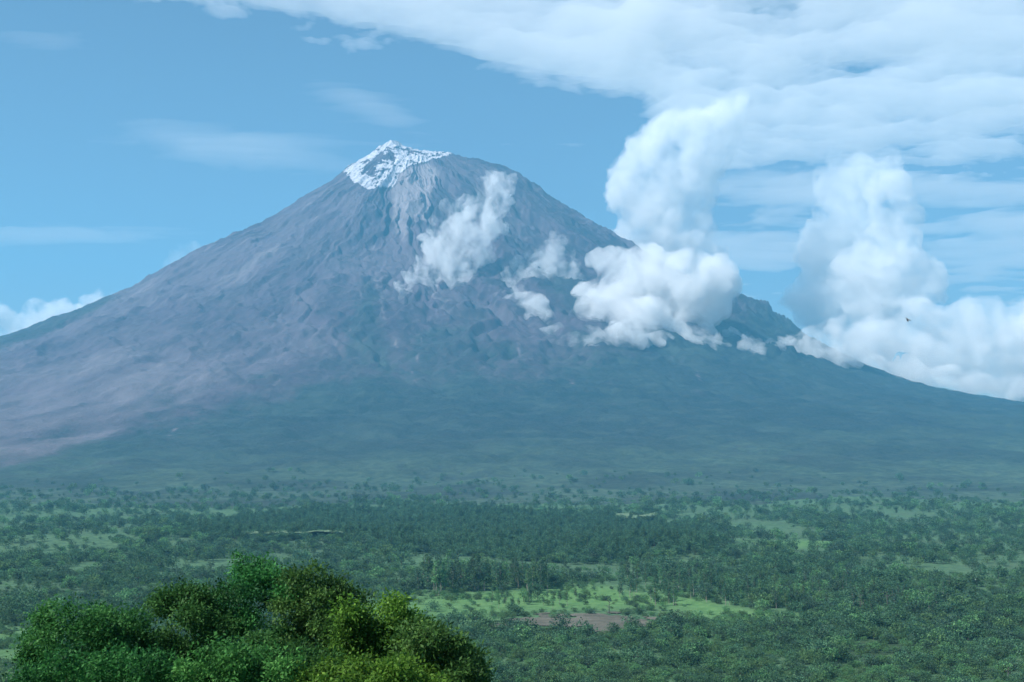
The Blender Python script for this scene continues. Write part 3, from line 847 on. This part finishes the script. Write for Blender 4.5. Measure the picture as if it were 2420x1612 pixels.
near_tree("leafy_bush", "olive bush at the bottom edge under the yellow-green tree", "bush", 700, 1010, 28, LEAF_OLIVE, 900, 10, top=1520, r0=0.06, group="bushes on the near hillside", lobes=30)
near_tree("leafy_bush", "dark green bush with bare grey twigs below the dark olive-green tree", "bush", 570, 740, 31, LEAF_DARK, 700, 12, top=1440, r0=0.07, group="bushes on the near hillside", bark=BARK_PALE, lobes=26)

# templates for the valley
def lobes_round(rs, h, w, n):
    out = []
    for k in range(n):
        a = rs.rand() * 6.28; q = rs.rand() ** 0.6 * w * 0.55
        z = h * rs.uniform(0.42, 0.8); rr = w * rs.uniform(0.28, 0.45)
        out.append((np.array([math.cos(a) * q, math.sin(a) * q, z]), (rr, rr, rr * 0.8)))
    out.append((np.array([0, 0, h * 0.72]), (w * 0.42, w * 0.42, h * 0.26)))
    return out

def lobes_tall(rs, h, w, n):
    out = []
    for k in range(n):
        f = (k + 0.5) / n; a = rs.rand() * 6.28; q = w * 0.22 * rs.rand()
        z = h * (0.42 + 0.55 * f); rr = w * (0.42 - 0.22 * f) * rs.uniform(0.7, 1.2)
        out.append((np.array([math.cos(a) * q, math.sin(a) * q, z]), (rr, rr, rr * 1.3)))
    return out

def template(kind, seed):
    rs = np.random.RandomState(seed)
    if kind == 'round':
        return tree_meshes("round", rs, lobes_round(rs, 9, 9, 6), 8, 0.22, dict(n_clump=90, per=5, clump_r=0.55, L=1.05, Wd=0.75, inner=0.6), 1)
    if kind == 'tall':
        return tree_meshes("tall", rs, lobes_tall(rs, 20, 6, 7), 19, 0.24, dict(n_clump=95, per=5, clump_r=0.5, L=1.0, Wd=0.6, inner=0.35), 1)
    if kind == 'shrub':
        return tree_meshes("shrub", rs, lobes_round(rs, 4.6, 5.4, 5), 3.6, 0.10, dict(n_clump=130, per=6, clump_r=0.26, L=0.5, Wd=0.34, inner=0.55), 1)

T_ROUND = [template('round', 30 + i) for i in range(5)]
T_TALL = [template('tall', 40 + i) for i in range(4)]
T_SHRUB = [template('shrub', 50 + i) for i in range(5)]

def copies(name, templates, spots, leafmats, bark, label_of, cat, group):
    """every plant a thing of its own with trunk and crown; alike plants share mesh data"""
    for i, (x, y, s, rz, k) in enumerate(spots):
        tm, cm = templates[k % len(templates)]
        t = bpy.data.objects.new(name, None); scene.collection.objects.link(t)
        t.location = (x, y, H1x[(name, i)] - 0.15); t.rotation_euler = (0, 0, rz); t.scale = (s, s, s)
        t["label"] = label_of(i, x, y); t["category"] = cat; t["group"] = group
        a = bpy.data.objects.new("trunk", tm); a.parent = t; scene.collection.objects.link(a)
        b = bpy.data.objects.new("crown", cm); b.parent = t; scene.collection.objects.link(b)
        if not tm.materials: tm.materials.append(bark)
        if not cm.materials: cm.materials.append(leafmats[k % len(leafmats)])
H1x = {}
def ground_spots(name, pts):
    z = ground_height(np.array([p[0] for p in pts]), np.array([p[1] for p in pts]))
    for i in range(len(pts)): H1x[(name, i)] = float(z[i])

rs = np.random.RandomState(77)
field_poly = outline([(1150, 1424), (1240, 1414), (1400, 1411), (1500, 1422), (1560, 1434), (1480, 1444), (1380, 1452), (1240, 1449), (1160, 1440)])
# slender trees in the middle of the valley
tall = []
def pxspot(px, py, s):
    p = on_ground(px, py); return [p[0], p[1], s, rs.rand() * 6.28, rs.randint(1000)]
for (n, x0, x1, y0, y1, s0, s1) in ((60, 1040, 1260, 1335, 1362, 0.8, 1.25), (90, 1420, 1960, 1330, 1400, 0.55, 1.0), (26, 960, 1110, 1330, 1370, 0.9, 1.4), (22, 1960, 2200, 1370, 1440, 0.5, 0.95), (16, 1120, 1330, 1372, 1408, 0.35, 0.6)):
    for k in range(n): tall.append(pxspot(rs.uniform(x0, x1), rs.uniform(y0, y1), rs.uniform(s0, s1)))
tall = [p for p in tall if blob(np.array([p[0]]), np.array([p[1]]), field_poly, 1.0)[0] < 0.5]
ground_spots("slender_tree", tall)
copies("slender_tree", T_TALL, tall, [LEAF_FAR, LEAF_GREY, LEAF_FAR, LEAF_FAR_LIGHT], BARK_PALE, lambda i, x, y: "slender upright tree with a thin %s crown %s" % (("green", "grey-green", "green", "light green")[tall[i][4] % 4], "left of the meadow" if x < -60 else ("behind the brown field" if x < 110 else ("right of the brown field" if x < 260 else "far right on the valley floor"))), "tree", "slender trees standing across the valley floor")
# shrubs in the near right of the valley
shr = []
while len(shr) < 290:
    px = rs.uniform(1090, 2370); py = rs.uniform(1462, 1590)
    if py < 1475 and 1150 < px < 1500: continue
    shr.append(pxspot(px, py, rs.uniform(0.75, 1.55)))
ground_spots("shrub", shr)
copies("shrub", T_SHRUB, shr, [LEAF_FAR, LEAF_FAR_LIGHT, LEAF_FAR, LEAF_GREY, LEAF_FAR_LIGHT], BARK, lambda i, x, y: "%s %s shrub in the thicket %s" % ("large" if shr[i][2] > 1.15 else "small", ("dark green", "light green", "dark green", "grey-green", "light green")[shr[i][4] % 5], "below the brown field" if x < 80 else ("at the bottom edge right of the brown field" if x < 190 else "in the bottom right corner")), "shrub", "shrubs at the near edge of the valley floor")

# bare dead trees
def snag(px, py, h, seed, label):
    r_ = np.random.RandomState(seed)
    p = on_ground(px, py)
    t = thing("dead_tree", p, label, "tree", "bare dead trees")
    link("trunk", mesh_from("snag_trunk", *tube([(0, 0, -0.5), (0.1, 0, h * 0.5), (0.25, 0.1, h)], [0.42, 0.3, 0.12], 7), True), BARK, t)
    for k in range(6):
        z = h * r_.uniform(0.45, 0.95); a = r_.rand() * 6.28; l = h * r_.uniform(0.25, 0.5)
        e = np.array([math.cos(a) * l, math.sin(a) * l * 0.6, z + l * r_.uniform(0.0, 0.5)])
        link("branch", mesh_from("snag_branch", *tube([(0.12, 0, z), e * 0.5 + np.array([0, 0, z * 0.5 + 0.15]), e], [0.17, 0.12, 0.05], 5), True), BARK, t)
snag(2318, 1566, 6.5, 1, "bare dead tree with spreading boughs in the bottom right corner")
snag(2040, 1400, 13, 2, "tall bare dead trunk standing alone at the right of the valley")
snag(1978, 1402, 11, 3, "bare dead trunk just left of the tall lone one")
snag(1400, 1412, 9, 4, "short dead trunk standing behind the bare brown field")

# the rest of the woods: nobody could count it
def stuff_cover(name, templates, mats, bark, pts, scl, label):
    n = len(pts)
    z = ground_height(pts[:, 0], pts[:, 1])
    me = bpy.data.meshes.new(name)
    me.vertices.add(n); me.vertices.foreach_set("co", np.stack([pts[:, 0], pts[:, 1], z - 0.3], -1).astype(np.float32).ravel())
    set_attr(me, "scl", scl)
    set_attr(me, "rotz", np.random.RandomState(n).rand(n) * 6.28)
    coll = bpy.data.collections.new(name + "_kinds")
    for i, (tm, cm) in enumerate(templates):
        j = bpy.data.meshes.new(name + "_plant")
        tv = np.empty(len(tm.vertices) * 3, np.float32); tm.vertices.foreach_get("co", tv)
        cv = np.empty(len(cm.vertices) * 3, np.float32); cm.vertices.foreach_get("co", cv)
        tf = np.empty(len(tm.loops), np.int32); tm.loops.foreach_get("vertex_index", tf)
        cf = np.empty(len(cm.loops), np.int32); cm.loops.foreach_get("vertex_index", cf)
        tint = np.empty(len(cm.vertices), np.float32); cm.attributes["tint"].data.foreach_get("value", tint)
        j = mesh_from(name + "_plant", np.concatenate([tv.reshape(-1, 3), cv.reshape(-1, 3)]), np.concatenate([tf.reshape(-1, 4), cf.reshape(-1, 4) + len(tv) // 3]))
        set_attr(j, "tint", np.concatenate([np.zeros(len(tv) // 3), tint]))
        j.materials.append(bark); j.materials.append(mats[i % len(mats)])
        mi = np.zeros(len(j.polygons), np.int32); mi[len(tf) // 4:] = 1
        j.polygons.foreach_set("material_index", mi)
        ob = bpy.data.objects.new(name + "_plant", j); coll.objects.link(ob)
    ng = bpy.data.node_groups.new(name, 'GeometryNodeTree')
    ng.interface.new_socket("Geometry", in_out='INPUT', socket_type='NodeSocketGeometry')
    ng.interface.new_socket("Geometry", in_out='OUTPUT', socket_type='NodeSocketGeometry')
    N = ng.nodes; gi = N.new("NodeGroupInput"); go = N.new("NodeGroupOutput")
    ci = N.new("GeometryNodeCollectionInfo"); ci.inputs["Collection"].default_value = coll; ci.inputs["Separate Children"].default_value = True; ci.inputs["Reset Children"].default_value = True
    ip = N.new("GeometryNodeInstanceOnPoints"); ip.inputs["Pick Instance"].default_value = True
    a1 = N.new("GeometryNodeInputNamedAttribute"); a1.data_type = 'FLOAT'; a1.inputs[0].default_value = "scl"
    a2 = N.new("GeometryNodeInputNamedAttribute"); a2.data_type = 'FLOAT'; a2.inputs[0].default_value = "rotz"
    cx = N.new("ShaderNodeCombineXYZ")
    l = ng.links.new
    l(gi.outputs[0], ip.inputs["Points"]); l(ci.outputs[0], ip.inputs["Instance"]); l(a1.outputs[0], ip.inputs["Scale"])
    l(a2.outputs[0], cx.inputs[2]); l(cx.outputs[0], ip.inputs["Rotation"]); l(ip.outputs[0], go.inputs[0])
    o = link(name, me, None, label=label, kind="stuff")
    md = o.modifiers.new("plants", 'NODES'); md.node_group = ng
    return o

def scatter(n, dmin, dmax, half=0.47, seed=1, power=1.0):
    r_ = np.random.RandomState(seed)
    d = dmin * (dmax / dmin) ** (r_.rand(n) ** power); a = r_.uniform(-half, half, n)
    return np.stack([d * np.sin(a), d * np.cos(a)], -1), d, r_

p, d, r_ = scatter(60000, 480, 6300, seed=3)
md_, dk_ = land_zones(p[:, 0], p[:, 1])
cl = fbm(p[:, 0] / 170, p[:, 1] / 240, 4.4, 4, 0.6)
infield = blob(p[:, 0], p[:, 1], field_poly, 10) > 0.3
prob = np.clip(0.42 + 1.5 * cl + 1.2 * dk_ - 1.3 * md_, 0.03, 1) * np.interp(d, [2400, 4300], [1, 0.0])
keep = (r_.rand(len(p)) < prob) & ~infield & (dk_ < 0.5)
stuff_cover("mixed_forest", T_ROUND, [LEAF_FAR, LEAF_FAR, LEAF_FAR_LIGHT, LEAF_GREY, LEAF_FAR], BARK, p[keep], (np.clip(np.exp(r_.normal(-0.25, 0.36, len(p))), 0.3, 1.7) * np.interp(d, [500, 1500, 4600, 6300], [0.6, 1.0, 1.5, 1.5]))[keep], "green mixed forest covering the valley floor")
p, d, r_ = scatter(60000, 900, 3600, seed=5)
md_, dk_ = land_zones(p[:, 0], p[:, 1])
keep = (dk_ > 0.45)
stuff_cover("shade_painted_forest", T_ROUND + T_TALL[:1], [LEAF_FAR], BARK, p[keep], (r_.uniform(0.7, 1.2, len(p)) * np.interp(d, [900, 3600], [0.9, 1.2]))[keep], "dense forest belt across the middle of the valley, cloud shadow painted on its ground")  # packed trees over darkened ground imitate a cloud's shadow on the woods
p, d, r_ = scatter(26000, 400, 1300, seed=7)
md_, dk_ = land_zones(p[:, 0], p[:, 1])
cl = fbm(p[:, 0] / 60, p[:, 1] / 80, 1.4, 4, 0.6)
infield = (blob(p[:, 0] + 20 * cl, p[:, 1] + 40 * cl, field_poly, 6) > 0.3) & (r_.rand(len(p)) < 0.975)
keep = (r_.rand(len(p)) < np.clip(0.55 + 1.5 * cl - 0.35 * md_, 0.05, 1)) & ~infield
stuff_cover("scrub", T_SHRUB, [LEAF_FAR_LIGHT, LEAF_FAR, LEAF_FAR_LIGHT, LEAF_GREY, LEAF_FAR_LIGHT], BARK, p[keep], r_.uniform(0.35, 1.0, len(p))[keep], "low green scrub between the trees on the valley floor")

# ------------------------------------------------------------------ a bird in front of the right cloud
def build_bird():
    p = at(2086, 736, 170)
    t = thing("bird", p, "small dark bird flying in front of the low white cloud at right", "bird")
    dark = mat_bark("dark_feathers", (0.02, 0.02, 0.022), (0.05, 0.05, 0.055))
    bv, bf = tube([(-0.30, 0, 0.12), (-0.22, 0, 0.10), (-0.05, 0, 0.0), (0.12, 0, -0.06), (0.2, 0, -0.08), (0.27, 0, -0.07), (0.32, 0, -0.10)], [0.005, 0.05, 0.09, 0.07, 0.045, 0.05, 0.005], 8)
    link("body", mesh_from("bird_body", bv, bf, True), dark, t)
    for s in (-1, 1):
        q = np.array([(0.12, 0.03, 0), (-0.10, 0.03, 0.02), (0.16, 0.28, 0.20), (-0.08, 0.28, 0.20), (0.02, 0.62, 0.12), (-0.12, 0.58, 0.10)], float)
        q[:, 1] *= s
        up = q + [0, 0, 0.012]
        V = np.concatenate([q, up]); F = [(0, 1, 3, 2), (2, 3, 5, 4), (6, 8, 9, 7), (8, 10, 11, 9), (0, 2, 8, 6), (2, 4, 10, 8), (4, 5, 11, 10), (5, 3, 9, 11), (3, 1, 7, 9), (1, 0, 6, 7)]
        link("wing", mesh_from("bird_wing", V, np.array(F)), dark, t)
    link("tail", mesh_from("bird_tail", np.array([(-0.26, -0.03, 0.11), (-0.26, 0.03, 0.11), (-0.46, 0.08, 0.17), (-0.46, -0.08, 0.17), (-0.26, -0.03, 0.12), (-0.26, 0.03, 0.12), (-0.46, 0.08, 0.18), (-0.46, -0.08, 0.18)]),
         np.array([(0, 1, 2, 3), (7, 6, 5, 4), (0, 4, 5, 1), (1, 5, 6, 2), (2, 6, 7, 3), (3, 7, 4, 0)])), dark, t)
    t.rotation_euler = (0.5, 0.35, 0.6)
build_bird()

# ------------------------------------------------------------------ the hazy air
def build_haze():
    lo, hi = min(v.co.z for o in (ground, mountain) for v in o.data.vertices) - 1.0, HAZE_TOP
    n = 24
    a = np.linspace(0, 2 * math.pi, n, endpoint=False)
    ring = np.stack([np.cos(a) * HAZE_R, np.sin(a) * HAZE_R], -1)
    bm = bmesh.new()
    b = [bm.verts.new((x, y, lo)) for x, y in ring]; u = [bm.verts.new((x, y, hi)) for x, y in ring]
    bm.faces.new(b[::-1]); bm.faces.new(u)
    for i in range(n): bm.faces.new((b[i], b[(i + 1) % n], u[(i + 1) % n], u[i]))
    me = bpy.data.meshes.new("haze"); bm.to_mesh(me); bm.free()
    t = NT("blue_haze")
    v = t.node("ShaderNodeVolumePrincipled", {"Color": C(0.175, 0.60, 0.915), "Density": HAZE_DENSITY, "Anisotropy": 0.0})
    t.put(t.out.inputs[1], v.outputs[0])
    link("haze", me, t.m, label="pale blue haze filling the air up to the summit", kind="stuff")
build_haze()
